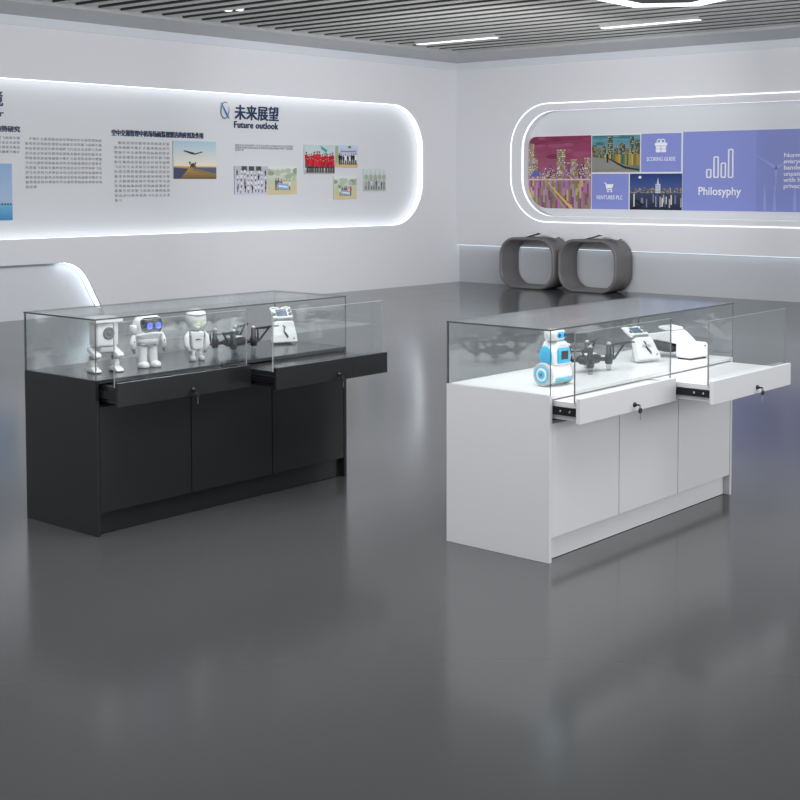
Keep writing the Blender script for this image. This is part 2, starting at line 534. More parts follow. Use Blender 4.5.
def display_case(name, label, loc, body, deckm, inside, exts, light_edge, tone):
    t = thing(name, label, 'display case', loc)
    # carcass
    MB().box(0, T, 0, D, 0, HB, r=0.0012).build('side_panel', body, t)
    MB().box(L - T, L, 0, D, 0, HB, r=0.0012).build('side_panel', body, t)
    MB().box(T, L - T, D - 0.012, D, 0, HB - 0.017).build('back_panel', body, t)
    MB().box(T, L - T, 0.004, D, HB - 0.016, HB, r=0.001).build('deck', deckm, t)
    MB().box(T, L - T - 0.002, 0.032, 0.047, 0.002, 0.093, r=0.001).build('plinth', body, t)
    MB().box(T, L - T, 0.02, D - 0.013, 0.565, 0.573).build('dust_panel', inside, t)
    MB().box(T, L - T, 0.022, D - 0.013, 0.094, 0.108).build('bottom_shelf', body, t)
    dw = (L - 2 * T) / 3
    for i in range(3):
        MB().box(T + i * dw + 0.0025, T + (i + 1) * dw - 0.0025, 0.0015, 0.0195, 0.1, 0.567, r=0.0016).build('door', body, t)
    # glass hood
    g = 0.007
    pane('glass_side', 0.001, 0.001 + g, 0.001, D - 0.001, HB, H - g, t, 'x')
    pane('glass_side', L - 0.001 - g, L - 0.001, 0.001, D - 0.001, HB, H - g, t, 'x')
    pane('glass_back', 0.001 + g, L - 0.001 - g, D - 0.001 - g, D - 0.001, HB, H - g, t, 'y')
    pane('glass_top', 0, L, 0, D, H - g, H, t, 'z', glass=M['glass_top'])
    # drawers with a glass front standing on them
    for i, (x0, x1, e) in enumerate(((T + 0.002, L / 2 - 0.001, exts[0]), (L / 2 + 0.001, L - T + 0.004, exts[1]))):
        b = MB()
        b.box(x0, x1, -e, -e + 0.018, 0.578, 0.681, r=0.0015)                        # front
        xi0, xi1 = x0 + 0.013, x1 - 0.016
        yb = -e + 0.018 + 0.44
        b.box(xi0, xi1, -e + 0.018, yb, 0.646, 0.660)                                 # tray top
        b.box(xi0, xi0 + 0.012, -e + 0.018, yb, 0.588, 0.646)
        b.box(xi1 - 0.012, xi1, -e + 0.018, yb, 0.588, 0.646)
        b.box(xi0 + 0.012, xi1 - 0.012, -e + 0.018, yb, 0.588, 0.595)
        dr = b.build('drawer', body, t)
        dr['label'] = ('left' if i == 0 else 'right') + ' ' + tone + (' drawer, slightly open' if i == 0 else ' drawer, pulled further out')
        pane('glass_front', x0 + 0.004, x1 - 0.004, -e + 0.024, -e + 0.032, 0.6605, 0.941, dr, 'y', edge=light_edge)
        for xr in (xi0 - 0.0065, xi1 + 0.0065):
            r_ = MB()
            r_.box(xr - 0.0055, xr + 0.0055, -e + 0.019, yb - 0.02, 0.607, 0.640, 0, r=0.001)
            r_.box(xr - 0.0062, xr + 0.0062, -e + 0.019, yb - 0.02, 0.621, 0.626, 0)
            for ys in (0.03, 0.075, 0.2):
                r_.cyl((xr - 0.0066, -e + 0.019 + ys, 0.6235), (xr + 0.0066, -e + 0.019 + ys, 0.6235), 0.0045, mi=1, n=10)
            r_.build('slide_rail', [M['rail'], M['steel'] if tone == 'white' else M['black_metal']], dr)
        xm = (x0 + x1) / 2 + 0.03
        k = MB()
        TL = Matrix.Translation((xm, -e, 0.607)) @ Matrix.Rotation(PI / 2, 4, 'X')
        k.lathe([(0.0105, 0), (0.0105, 0.005), (0.0085, 0.007), (0.0060, 0.007), (0.0060, 0.012), (0.003, 0.014)], n=18, T=TL)
        k.build('lock', M['black_metal'], dr)
        k = MB()
        yk = -e - 0.014
        k.box(xm - 0.0015, xm + 0.0015, yk - 0.014, yk + 0.002, 0.6035, 0.6105, 0, r=0.0006)      # key in the lock
        k.tube([(xm + 0.006 * math.cos(a), yk - 0.014, 0.600 + 0.007 * math.sin(a)) for a in [2 * PI * j / 12 for j in range(12)]], 0.0012, closed=True, n=6, mi=0)
        k.cyl((xm + 0.003, yk - 0.017, 0.584), (xm + 0.003, yk - 0.011, 0.584), 0.0115, mi=0, n=18)
        k.box(xm + 0.0015, xm + 0.0045, yk - 0.0155, yk - 0.0125, 0.545, 0.575, 1)
        k.build('key', [M['black_metal'], M['steel']], dr)
    return t

bcx, bcy = 3.413, 4.771
wcx, wcy = 4.3366, 3.0327
display_case('display_case', 'black lacquered display case with glass hood and two open drawers', (bcx, bcy, 0),
             M['black_paint'], M['black_deck'], M['inside_dark'], (0.13, 0.300), M['edge_light'], 'black')
display_case('display_case', 'white lacquered display case with glass hood and two open drawers', (wcx, wcy, 0),
             M['white_paint'], M['white_deck'], M['inside_white'], (0.13, 0.310), M['edge_mid'], 'white')

# ------------------------------------------------------------------ toys in the black case
def bpos(rx, ry):
    return (bcx + rx, bcy + ry, HB + 0.0008)
def wpos(rx, ry):
    return (wcx + rx, wcy + ry, HB + 0.0008)

# walking robot with a square head
t = thing('toy_robot', 'white walking toy robot with square capped head, leftmost in the black case', 'toy robot', bpos(0.196, 0.205), -0.15, 'toy robots in the black case')
b = MB()
b.box(-0.054, 0.054, -0.040, 0.040, 0.118, 0.232, 0, r=0.010, seg=3)
b.build('head', M['toy_white'], t)
MB().prism([(-0.068, 0.226), (0.068, 0.226), (0.068, 0.240), (0.058, 0.250), (-0.058, 0.250), (-0.068, 0.240)], -0.056, 0.056, r=0.004).build('head_cap', M['toy_white'], t)
d = MB()
d.lathe([(0.028, 0), (0.028, 0.004), (0.0275, 0.0042), (0.024, 0.006), (0.0235, 0.006), (0.014, 0.004), (0.0135, 0.004), (0.008, 0.006), (0.001, 0.006)], n=24, T=Matrix.Translation((0.004, -0.0395, 0.178)) @ Matrix.Rotation(PI / 2, 4, 'X'))
d.build('eye_dial', M['toy_grey'], t)
b = MB()
b.box(-0.036, 0.036, -0.034, 0.034, 0.088, 0.118, r=0.008, seg=3)
b.box(-0.046, 0.046, -0.022, 0.022, 0.074, 0.092, r=0.006, seg=3)
b.build('hip_block', M['toy_pale'], t)
for sx, stp in ((-1, 0.012), (1, -0.012)):
    x0, x1 = (0.032, 0.066) if sx > 0 else (-0.066, -0.032)
    l = MB()
    l.prism([(0.024 + stp, 0.118), (0.030 + stp, 0.098), (-0.040 + stp, 0.062), (-0.056 + stp, 0.074), (-0.052 + stp, 0.086)], x0, x1, 'x', r=0.006)
    l.prism([(0.020 + stp, 0.070), (0.026 + stp, 0.040), (0.006 + stp, 0.014), (-0.016 + stp, 0.016), (-0.018 + stp, 0.040), (-0.004 + stp, 0.068)], x0 + 0.003, x1 - 0.003, 'x', r=0.006)
    lg = l.build('leg', M['toy_white'], t)
    l = MB()
    l.cyl((x0 + 0.002, -0.004 + stp, 0.066), (x1 - 0.002, -0.004 + stp, 0.066), 0.011, n=14)
    l.build('knee_joint', M['toy_grey'], lg)
    l = MB()
    l.prism([(0.030 + stp, 0.004), (0.026 + stp, 0.020), (-0.012 + stp, 0.026), (-0.044 + stp, 0.014), (-0.050 + stp, 0.004)], x0 - 0.002, x1 + 0.002, 'x', r=0.004, mi=0)
    l.box(x0, x1, -0.046 + stp, 0.026 + stp, 0.0, 0.005, 1)
    l.build('foot', [M['toy_white'], M['toy_black']], lg)

# big-headed robot with a black visor
t = thing('toy_robot', 'white toy robot with black visor and blue eyes in the black case', 'toy robot', bpos(0.425, 0.185), -0.16, 'toy robots in the black case')
h = MB()
h.ell((0, 0, 0.186), (0.070, 0.056, 0.062), e=0.82)
hd = h.build('head', M['toy_white'], t)
v = MB()
v.ell((0, -0.012, 0.196), (0.058, 0.0520, 0.040), e=0.62)
v.build('visor', M['visor'], hd)
for sx in (-0.022, 0.022):
    e_ = MB()
    e_.tube([(sx + 0.013 * math.cos(a), -0.0632, 0.197 + 0.013 * math.sin(a)) for a in [2 * PI * j / 18 for j in range(18)]], 0.0028, closed=True, n=6)
    e_.ell((sx, -0.0628, 0.197), (0.0115, 0.002, 0.0115))
    e_.build('eye', M['eye_blue'], hd)
c_ = MB()
c_.tube([(0.066 * math.cos(a), 0.054 * math.sin(a) - 0.004, 0.156 - 0.006 * math.cos(2 * a)) for a in [PI + PI * j / 20 for j in range(21)]], 0.006, n=8)
c_.build('chin_rim', M['toy_white'], hd)
b = MB()
b.ell((0, 0, 0.122), (0.050, 0.038, 0.022), e=0.8)
b.box(-0.044, 0.044, -0.030, 0.030, 0.098, 0.118, r=0.012, seg=3)
b.build('torso', M['toy_white'], t)
b = MB()
b.box(-0.086, -0.052, -0.020, 0.022, 0.160, 0.200, r=0.008, seg=3)
b.build('ear_pod', M['toy_white'], t)
b = MB()
b.box(0.058, 0.074, -0.016, 0.016, 0.166, 0.194, r=0.006, seg=3)
b.build('ear_pod', M['toy_white'], t)
for sx in (-1, 1):
    a = MB()
    a.tube([(sx * 0.066, 0, 0.160), (sx * 0.074, -0.004, 0.140), (sx * 0.078, -0.006, 0.118), (sx * 0.078, -0.010, 0.086)], [0.009, 0.012, 0.014, 0.0135], n=12)
    ar = a.build('arm', M['toy_white'], t)
    a = MB()
    a.ell((sx * 0.0775, -0.018, 0.122), (0.0045, 0.003, 0.0045))
    a.build('elbow_joint', M['toy_grey'], ar)
    a = MB()
    a.tube([(sx * 0.078, -0.010, 0.088), (sx * 0.078, -0.012, 0.076), (sx * 0.078, -0.013, 0.068)], [0.008, 0.0065, 0.004], n=8)
    a.build('hand', M['toy_grey'], ar)
    l = MB()
    l.tube([(sx * 0.024, 0, 0.110), (sx * 0.025, 0, 0.085), (sx * 0.027, 0, 0.04), (sx * 0.028, 0, 0.012)], [0.017, 0.0205, 0.0215, 0.022], n=14)
    lg = l.build('leg', M['toy_white'], t)
    l = MB()
    l.ell((sx * 0.030, -0.012, 0.010), (0.024, 0.036, 0.020), e=0.85)
    for q in l.bm.verts:
        q.co.z = max(q.co.z, 0.0)
    l.build('foot', M['toy_white'], lg)
    l = MB()
    l.ell((sx * 0.022, -0.024, 0.103), (0.007, 0.006, 0.0045))
    l.build('hip_joint', M['toy_grey'], lg)

# round-headed robot with lime eyes
t = thing('toy_robot', 'white toy robot with egg-shaped head and lime eyes beside the drone', 'toy robot', bpos(0.722, 0.195), -0.30, 'toy robots in the black case')
t.scale = (0.86, 0.88, 1.0)
h = MB()
h.ell((0, 0, 0.196), (0.058, 0.050, 0.054), e=0.9)
h.lathe([(0.054, 0.219), (0.056, 0.224), (0.054, 0.229), (0.036, 0.246), (0.010, 0.2515), (0.001, 0.252)], n=28)
hd = h.build('head', M['toy_white'], t)
for sx, s_ in ((-0.006, 1.0), (0.032, 0.7)):
    e_ = MB()
    e_.ell((sx, -0.0445 if sx < 0 else -0.038, 0.184), (0.009 * s_, 0.006, 0.008 * s_))
    e_.build('eye', M['eye_lime'], hd)
e_ = MB()
e_.ell((-0.004, -0.0405, 0.163), (0.010, 0.004, 0.004))
e_.build('mouth', M['eye_lime'], hd)
b = MB()
b.prism([(-0.040, 0.140), (0.040, 0.140), (0.032, 0.064), (0.022, 0.052), (-0.022, 0.052), (-0.032, 0.064)], -0.026, 0.026, r=0.009, seg=3)
b.build('torso', M['toy_white'], t)
b = MB()
b.cyl((0, 0, 0.136), (0, 0, 0.150), 0.020, n=16)
b.build('neck', M['toy_black'], t)
b = MB()
b.tube([(-0.014, -0.0265, 0.100), (0, -0.0275, 0.104), (0.014, -0.0265, 0.101)], 0.0035, n=6)
b.build('chest_badge', M['toy_grey'], t)
for sx in (-1, 1):
    a = MB()
    a.tube([(sx * 0.040, 0, 0.136), (sx * 0.058, -0.004, 0.112), (sx * 0.062, -0.008, 0.080), (sx * 0.048, -0.018, 0.048)], [0.011, 0.016, 0.0165, 0.011], n=12)
    ar = a.build('arm', M['toy_white'], t)
    a = MB()
    a.tube([(sx * 0.040, -0.006, 0.142), (sx * 0.046, -0.014, 0.126), (sx * 0.042, -0.018, 0.114)], 0.005, n=8)
    a.build('arm_joint', M['toy_grey'], ar)
    a = MB()
    a.ell((sx * 0.043, -0.022, 0.044), (0.011, 0.010, 0.010))
    a.build('hand', M['toy_grey'], ar)
    l = MB()
    l.tube([(sx * 0.016, 0, 0.056), (sx * 0.022, -0.002, 0.036), (sx * 0.026, 0, 0.012)], [0.012, 0.0115, 0.012], n=12)
    lg = l.build('leg', M['toy_white'], t)
    l = MB()
    l.ell((sx * 0.026, -0.010, 0.008), (0.018, 0.028, 0.016), e=0.85)
    for q in l.bm.verts:
        q.co.z = max(q.co.z, 0.0)
    l.build('foot', M['toy_pale'], lg)

# ------------------------------------------------------------------ drone, one per case
def drone(label, loc, rz, sc=1.0, group='camera drones in the cases'):
    t = thing('drone', label, 'drone', loc, rz, group)
    S = lambda *p: tuple(sc * q for q in p)
    b = MB()
    b.ell(S(0, 0, 0.062), S(0.085, 0.046, 0.022), e=0.75)
    b.box(-0.05 * sc, 0.05 * sc, -0.03 * sc, 0.03 * sc, 0.036 * sc, 0.06 * sc, r=0.008 * sc, seg=3)
    b.build('body', M['drone'], t)
    b = MB()
    b.ell(S(0.05, -0.02, 0.050), S(0.017, 0.015, 0.014))
    b.build('camera_pod', M['toy_black'], t)
    b = MB()
    b.box(-0.045 * sc, 0.045 * sc, -0.02 * sc, 0.02 * sc, 0.0825 * sc, 0.089 * sc, r=0.003 * sc)
    b.build('battery', M['toy_white'], t)
    for sx in (-1, 1):
        for sy in (-1, 1):
            mx, my = sx * 0.090, sy * 0.062
            tip = (sx * 0.205, sy * 0.085, 0.122)
            tpl = (mx * 0.9, my, 0.128)
            a = MB()
            a.tube([S(sx * 0.03, sy * 0.02, 0.060), S(mx, my, 0.055)], [0.011 * sc, 0.010 * sc], n=10)
            a.tube([S(mx, my, 0.050), S(sx * 0.13, sy * 0.07, 0.056), S(*tip)], [0.008 * sc, 0.0065 * sc, 0.005 * sc], n=8)
            a.tube([S(*tpl), S(*tip)], [0.0055 * sc, 0.0055 * sc], n=8)
            a.tube([S(sx * 0.125, sy * 0.068, 0.055), S(sx * 0.12, sy * 0.07, 0.127)], 0.0045 * sc, n=8)
            ar = a.build('arm', M['drone'], t)
            TM = Matrix.Translation(S(mx, my, 0))
            a = MB()
            a.lathe([(0.015 * sc, 0.032 * sc), (0.019 * sc, 0.036 * sc), (0.019 * sc, 0.078 * sc), (0.013 * sc, 0.084 * sc), (0.012 * sc, 0.128 * sc)], n=18, T=TM)
            a.build('motor', M['drone'], ar)
            a = MB()
            a.lathe([(0.011 * sc, 0.1285 * sc), (0.010 * sc, 0.138 * sc), (0.003 * sc, 0.142 * sc)], n=14, T=TM)
            a.build('motor_cap', M['toy_pale'], ar)
            a = MB()
            a.lathe([(0.011 * sc, 0.0), (0.014 * sc, 0.004 * sc), (0.013 * sc, 0.0315 * sc)], n=14, T=TM)
            a.build('landing_foot', M['clear'], ar)
            a = MB()
            TT = Matrix.Translation(S(tip[0], tip[1], tip[2] + 0.006)) @ Matrix.Rotation(0.35 * sy, 4, 'Z')
            for s2 in (-1, 1):
                a.prism([(0, -0.005 * sc), (s2 * 0.02 * sc, -0.010 * sc), (s2 * 0.062 * sc, -0.007 * sc), (s2 * 0.064 * sc, 0.005 * sc), (s2 * 0.02 * sc, 0.008 * sc), (0, 0.005 * sc)], -0.003 * sc, 0.003 * sc, 'z', T=TT @ Matrix.Rotation(s2 * 0.12, 4, 'X'))
            a.cyl((0, 0, -0.006 * sc), (0, 0, 0.006 * sc), 0.007 * sc, n=12, T=TT)
            a.build('propeller', M['drone'], ar)
    return t
drone('dark quadcopter drone standing on the black deck', bpos(1.03, 0.27), 0.2, 0.92)
drone('dark quadcopter drone standing on the white deck', wpos(0.69, 0.27), 0.05, 0.92)

# ------------------------------------------------------------------ tablet-like remote controllers
def controller(label, loc, rz, lean, group='remote controllers in the cases'):
    t = thing('remote_controller', label, 'remote controller', loc, rz, group)
    TI = Matrix.Translation((0, 0.02, 0.0)) @ Matrix.Rotation(lean, 4, 'X')
    b = MB()
    b.prism([(-0.066, 0.004), (0.066, 0.004), (0.070, 0.012), (0.054, 0.112), (0.046, 0.118), (-0.046, 0.118), (-0.054, 0.112), (-0.070, 0.012)], -0.034, 0.0, r=0.005, T=TI)
    for q in b.bm.verts:
        q.co.z = max(q.co.z, 0.0)
    b.build('grip_body', M['toy_white'], t)
    b = MB()
    b.prism([(-0.046, 0.001), (0.046, 0.001), (0.026, 0.085), (-0.026, 0.085)], 0.02, 0.085, r=0.003)
    b.build('rest', M['toy_pale'], t)
    b = MB()
    b.tube([(-0.010, -0.036, 0.095), (0.0, -0.037, 0.085), (-0.006, -0.037, 0.066), (0.004, -0.037, 0.048), (0.014, -0.037, 0.034), (0.010, -0.036, 0.026)], [0.002, 0.0045, 0.003, 0.006, 0.004, 0.002], n=6, T=TI)
    b.build('body_mark', M['toy_black'], t)
    b = MB()
    b.cyl((0.048, -0.037, 0.024), (0.048, -0.033, 0.024), 0.004, n=10, T=TI)
    b.build('button', M['toy_black'], t)
    b = MB()
    b.box(-0.040, 0.040, -0.030, -0.004, 0.118, 0.132, r=0.003, T=TI)
    b.build('hinge', M['toy_grey'], t)
    T2 = TI @ Matrix.Translation((0, -0.012, 0.128)) @ Matrix.Rotation(-0.62, 4, 'X')
    b = MB()
    b.box(-0.056, 0.056, -0.014, 0.006, 0.0, 0.066, r=0.006, seg=3, T=T2)
    fr_ = b.build('screen_frame', M['toy_white'], t)
    b = MB()
    b.box(-0.034, 0.026, -0.0165, -0.0145, 0.010, 0.056, r=0.0008, T=T2)
    b.build('screen', M['screen_blue'], fr_)
    for xx, zz in ((0.042, 0.046), (0.042, 0.022), (-0.046, 0.022)):
        b = MB()
        b.cyl((xx, -0.022, zz), (xx, -0.014, zz), 0.008, 0.009, n=14, T=T2)
        b.build('thumb_stick', M['toy_grey'], fr_)
    for sx in (-1, 1):
        b = MB()
        b.tube([(sx * 0.050, -0.004, 0.062), (sx * 0.056, -0.004, 0.074), (sx * 0.036, -0.004, 0.080), (sx * 0.006, -0.004, 0.074)], 0.004, n=8, T=T2)
        b.build('antenna', M['toy_white'], t)
    return t
controller('white remote controller with small screen leaning upright on the black deck', bpos(1.44, 0.335), -0.42, -0.16)
controller('white remote controller with small screen leaning back on the white deck', wpos(1.115, 0.205), -0.30, -0.50)

# ------------------------------------------------------------------ blue and white robot on wheels
t = thing('wheeled_robot', 'white and cyan two-wheeled toy robot at the corner of the white case', 'toy robot', wpos(0.262, 0.155), -0.10)
b = MB()
b.tube([(-0.070, 0, 0.052), (-0.052, 0, 0.052), (0.052, 0, 0.052), (0.070, 0, 0.052)], [0.030, 0.047, 0.047, 0.030], n=28)
b.build('base_drum', M['toy_white'], t)
for zz, mi in ((-0.40, 0), (-0.16, 1)):
    b = MB()
    b.tube([(x_, -0.0475 * math.cos(zz) , 0.052 + 0.0475 * math.sin(zz) - 0.012) for x_ in (-0.050, 0.0, 0.050)], 0.0032, n=6)
    b.build('base_stripe', M['toy_cyan'] if mi else M['toy_teal'], t)
b = MB()
b.prism([(-0.052, 0.088), (0.052, 0.088), (0.058, 0.12), (0.054, 0.150), (0.034, 0.182), (0.022, 0.190), (-0.022, 0.190), (-0.034, 0.182), (-0.054, 0.150), (-0.058, 0.12)], -0.040, 0.042, r=0.010, seg=3)
b.build('torso', M['toy_white'], t)
b = MB()
b.box(-0.036, 0.044, -0.0455, -0.036, 0.096, 0.160, r=0.007, seg=3)
cp = b.build('chest_plate', M['toy_cyan'], t)
b = MB()
b.box(-0.016, 0.026, -0.0475, -0.0458, 0.112, 0.148, 0, r=0.0006)
b.build('chest_screen', M['screen'], cp)
b = MB()
b.ell((-0.058, 0.006, 0.126), (0.010, 0.036, 0.044))
b.build('side_panel', M['toy_cyan'], t)
b = MB()
b.ell((0.058, 0.006, 0.126), (0.010, 0.036, 0.044))
b.build('side_panel', M['toy_cyan'], t)
b = MB()
b.prism([(-0.018, 0.186), (0.020, 0.186), (0.014, 0.194), (-0.012, 0.194)], -0.034, 0.030, r=0.002)
b.build('collar', M['toy_cyan'], t)
h = MB()
h.ell((-0.012, -0.004, 0.2145), (0.043, 0.034, 0.0255), e=0.55)
hd = h.build('head', M['toy_white'], t)
b = MB()
b.ell((-0.006, -0.0285, 0.215), (0.032, 0.012, 0.0155), e=0.6)
b.build('face_plate', M['toy_cyan'], hd)
for sx in (-0.010, 0.024):
    b = MB()
    b.ell((sx - 0.010, -0.0390, 0.215), (0.0080, 0.004, 0.0090))
    b.build('eye', M['toy_navy'], hd)
for sx in (-1, 1):
    wv = MB()
    TW = Matrix.Translation((sx * 0.071, 0.006, 0.050)) @ Matrix.Rotation(sx * PI / 2, 4, 'Y')
    wv.lathe([(0.040, -0.010), (0.049, -0.007), (0.050, 0.0), (0.049, 0.009), (0.040, 0.012), (0.036, 0.010)], n=32, T=TW)
    wh = wv.build('wheel', M['toy_pale'], t)
    wv = MB()
    wv.lathe([(0.037, 0.008), (0.037, 0.0125), (0.029, 0.0130)], mi=0, n=32, T=TW)
    wv.lathe([(0.029, 0.010), (0.028, 0.0140), (0.021, 0.0145)], mi=1, n=32, T=TW)
    wv.lathe([(0.020, 0.010), (0.019, 0.0155), (0.010, 0.0160)], mi=0, n=32, T=TW)
    wv.lathe([(0.009, 0.010), (0.008, 0.0175), (0.001, 0.0180)], mi=2, n=20, T=TW)
    wv.build('hub', [M['toy_cyan'], M['toy_white'], M['toy_grey']], wh)

# ------------------------------------------------------------------ virtual-reality goggles
t = thing('goggles', 'white virtual reality goggles with dark face cushion on the white deck', 'goggles', wpos(1.385, 0.125), -0.12)
t.scale = (0.88, 0.88, 0.90)
b = MB()
b.box(-0.085, 0.085, -0.050, 0.060, 0.006, 0.088, r=0.020, seg=4)
sh = b.build('visor_shell', M['toy_white'], t)
b = MB()
b.box(-0.070, 0.070, -0.040, 0.050, 0.0, 0.0065)
b.build('base_gasket', M['toy_black'], sh)
b = MB()
b.ell((0.045, -0.050, 0.070), (0.006, 0.002, 0.0055))
b.build('sensor', M['toy_black'], sh)
b = MB()
TG = Matrix.Translation((-0.045, 0.160, 0.056)) @ Matrix.Rotation(0.10, 4, 'X')
b.ell((0, 0, 0), (0.055, 0.085, 0.027), e=0.8, T=TG)
b.build('face_cushion', M['foam'], t)
b = MB()
b.prism([(0.020, 0.082), (0.090, 0.134), (0.110, 0.145), (0.275, 0.116), (0.285, 0.104), (0.270, 0.092), (0.060, 0.078)], -0.075, 0.075, 'x', r=0.008, seg=3)
b.build('head_strap', M['toy_white'], t)
b = MB()
b.prism([(0.105, 0.147), (0.112, 0.160), (0.185, 0.168), (0.195, 0.162), (0.189, 0.154), (0.135, 0.144)], -0.060, 0.060, 'x', r=0.004)
b.build('top_strap', M['toy_white'], t)

# ------------------------------------------------------------------ stools by the right wall
def stool(y, label):
    t = thing('ring_stool', label, 'stool', (15.50, y, 0), 0, 'ring stools by the right wall')
    hw, ht, th = 0.487, 0.745, 0.042
    dx = 0.445
    oo = rr(-hw, hw, 0.001, ht, 0.27, 12)
    oi = rr(-hw + th, hw - th, th, ht - th, 0.235, 12)
    b = MB()
    F = lambda x_: (lambda u, v: (x_, u, v))
    g = 0.012
    o2 = rr(-hw + g, hw - g, 0.001 + g, ht - g, 0.27 - g, 12)
    i2 = rr(-hw + th - g, hw - th + g, th - g, ht - th + g, 0.235 + g, 12)
    ring(b, o2, i2, F(0), F(0))
    ring(b, o2, i2, F(dx), F(dx))
    skirt(b, oo, F(g), F(dx - g))
    skirt(b, oi, F(g), F(dx - g))
    for (x_, x2) in ((0, g), (dx, dx - g)):
        ring(b, o2, oo, F(x_), F(x2))
        ring(b, i2, oi, F(x_), F(x2))
    bmesh.ops.remove_doubles(b.bm, verts=b.bm.verts, dist=1e-5)
    bmesh.ops.recalc_face_normals(b.bm, faces=b.bm.faces)
    b.build('ring_shell', M['stool'], t)
stool(11.275, 'grey rounded ring stool against the right wall, nearer the room corner')
stool(10.235, 'grey rounded ring stool against the right wall, farther from the corner')

def brochure(y, label):
    t = thing('brochure', label, 'brochure', (15.72, y, 0.7455), 0, 'open brochures on the stools')
    b = MB()
    n = 10
    prof = []
    for i in range(n + 1):
        u = i / n
        prof.append((0.02 + 0.27 * u, 0.055 * (1 - u) ** 1.6 * u * 2.2 + 0.065 * (1 - u) ** 3))
    lo = [(p[0], p[1]) for p in prof]
    hi = [(p[0], p[1] + 0.003) for p in prof]
    b.prism([(0.02, 0.075)] + [(a_[0], a_[1] + 0.003) for a_ in lo[1:]] + [(a_[0], max(0.0005, a_[1])) for a_ in reversed(lo[1:])] + [(0.02, 0.07)], -0.10, 0.10, 'x')
    b.build('flat_page', M['paper'], t)
    b = MB()
    b.prism([(0.02, 0.071), (0.02, 0.074), (-0.27, -0.0 + 0.004), (-0.27, 0.001)][::-1], -0.10, 0.10, 'x')
    b.build('raised_page', M['paper'], t)
    b = MB()
    b.box(-0.012, 0.012, -0.295, -0.250, 0.0005, 0.010, r=0.002)
    b.build('clip', M['toy_black'], t)
brochure(11.13, 'open white brochure with black clip on the stool nearer the corner')
brochure(10.09, 'open white brochure with black clip on the stool farther from the corner')

# ------------------------------------------------------------------ flat prints
def clip_poly(poly, conv):
    out = list(poly)
    n = len(conv)
    for i in range(n):
        ax, ay = conv[i]
        bx_, by_ = conv[(i + 1) % n]
        if abs(ax - bx_) + abs(ay - by_) < 1e-9:
            continue
        ins = lambda p: (bx_ - ax) * (p[1] - ay) - (by_ - ay) * (p[0] - ax) >= -1e-9
        res = []
        for j in range(len(out)):
            p, q = out[j], out[(j + 1) % len(out)]
            ip, iq = ins(p), ins(q)
            if ip:
                res.append(p)
            if ip != iq:
                d1 = (bx_ - ax) * (p[1] - ay) - (by_ - ay) * (p[0] - ax)
                d2 = (bx_ - ax) * (q[1] - ay) - (by_ - ay) * (q[0] - ax)
                k_ = d1 / (d1 - d2)
                res.append((p[0] + (q[0] - p[0]) * k_, p[1] + (q[1] - p[1]) * k_))
        out = res
        if len(out) < 3:
            return []
    return out

class Pic:
    """a printed board: thickness th, image made of flat inked shapes; u right, v up, in 0..1"""
    def __init__(s, w_, h_, base, th=0.014, outline=None):
        s.w, s.h, s.th = w_, h_, th
        s.outline = outline or [(0, 0), (1, 0), (1, 1), (0, 1)]
        s.polys = []
        s.base = base
    def poly(s, pts, col, layer=1):
        p = clip_poly(pts, s.outline)
        if len(p) >= 3:
            s.polys.append((p, lin(col), layer + (len(s.polys) % 24) * 0.037))
    def rect(s, x0, y0, x1, y1, col, layer=1):
        s.poly([(x0, y0), (x1, y0), (x1, y1), (x0, y1)], col, layer)
    def disc(s, cx_, cy_, rx, ry, col, layer=1, n=10):
        s.poly([(cx_ + rx * math.cos(2 * PI * i / n), cy_ + ry * math.sin(2 * PI * i / n)) for i in range(n)], col, layer)
    def grad(s, y0, y1, c0, c1, n=10, x0=0, x1=1, layer=0):
        a, b_ = lin(c0), lin(c1)
        for i in range(n):
            k_ = (i + 0.5) / n
            s.rect(x0, y0 + (y1 - y0) * i / n, x1, y0 + (y1 - y0) * (i + 1) / n, tuple(a[j] + (b_[j] - a[j]) * k_ for j in range(3)), layer)
    def build(s, name, parent=None):
        bm = bmesh.new()
        ink = bm.loops.layers.float_color.new('ink')
        def face(vs, col):
            f = bm.faces.new(vs)
            for l_ in f.loops:
                l_[ink] = (*col, 1)
        base = lin(s.base)
        W = lambda u, v, n: bm.verts.new((u * s.w, v * s.h, n))
        A = [W(u, v, 0) for u, v in s.outline]
        B = [W(u, v, s.th) for u, v in s.outline]
        face(B, base)
        face(A[::-1], base)
        for i in range(len(A)):
            j = (i + 1) % len(A)
            face((A[i], A[j], B[j], B[i]), base)
        for p, c_, ly in s.polys:
            face([W(u, v, s.th + 0.001 + 0.001 * ly) for u, v in p], c_)
        me = bpy.data.meshes.new(name)
        bm.to_mesh(me)
        bm.free()
        me.materials.append(M['print'])
        o = bpy.data.objects.new(name, me)
        COL.objects.link(o)
        if parent:
            o.parent = parent
        return o

ROT_L = Euler((PI / 2, 0, 0))
ROT_R = Euler((PI / 2, 0, -PI / 2))

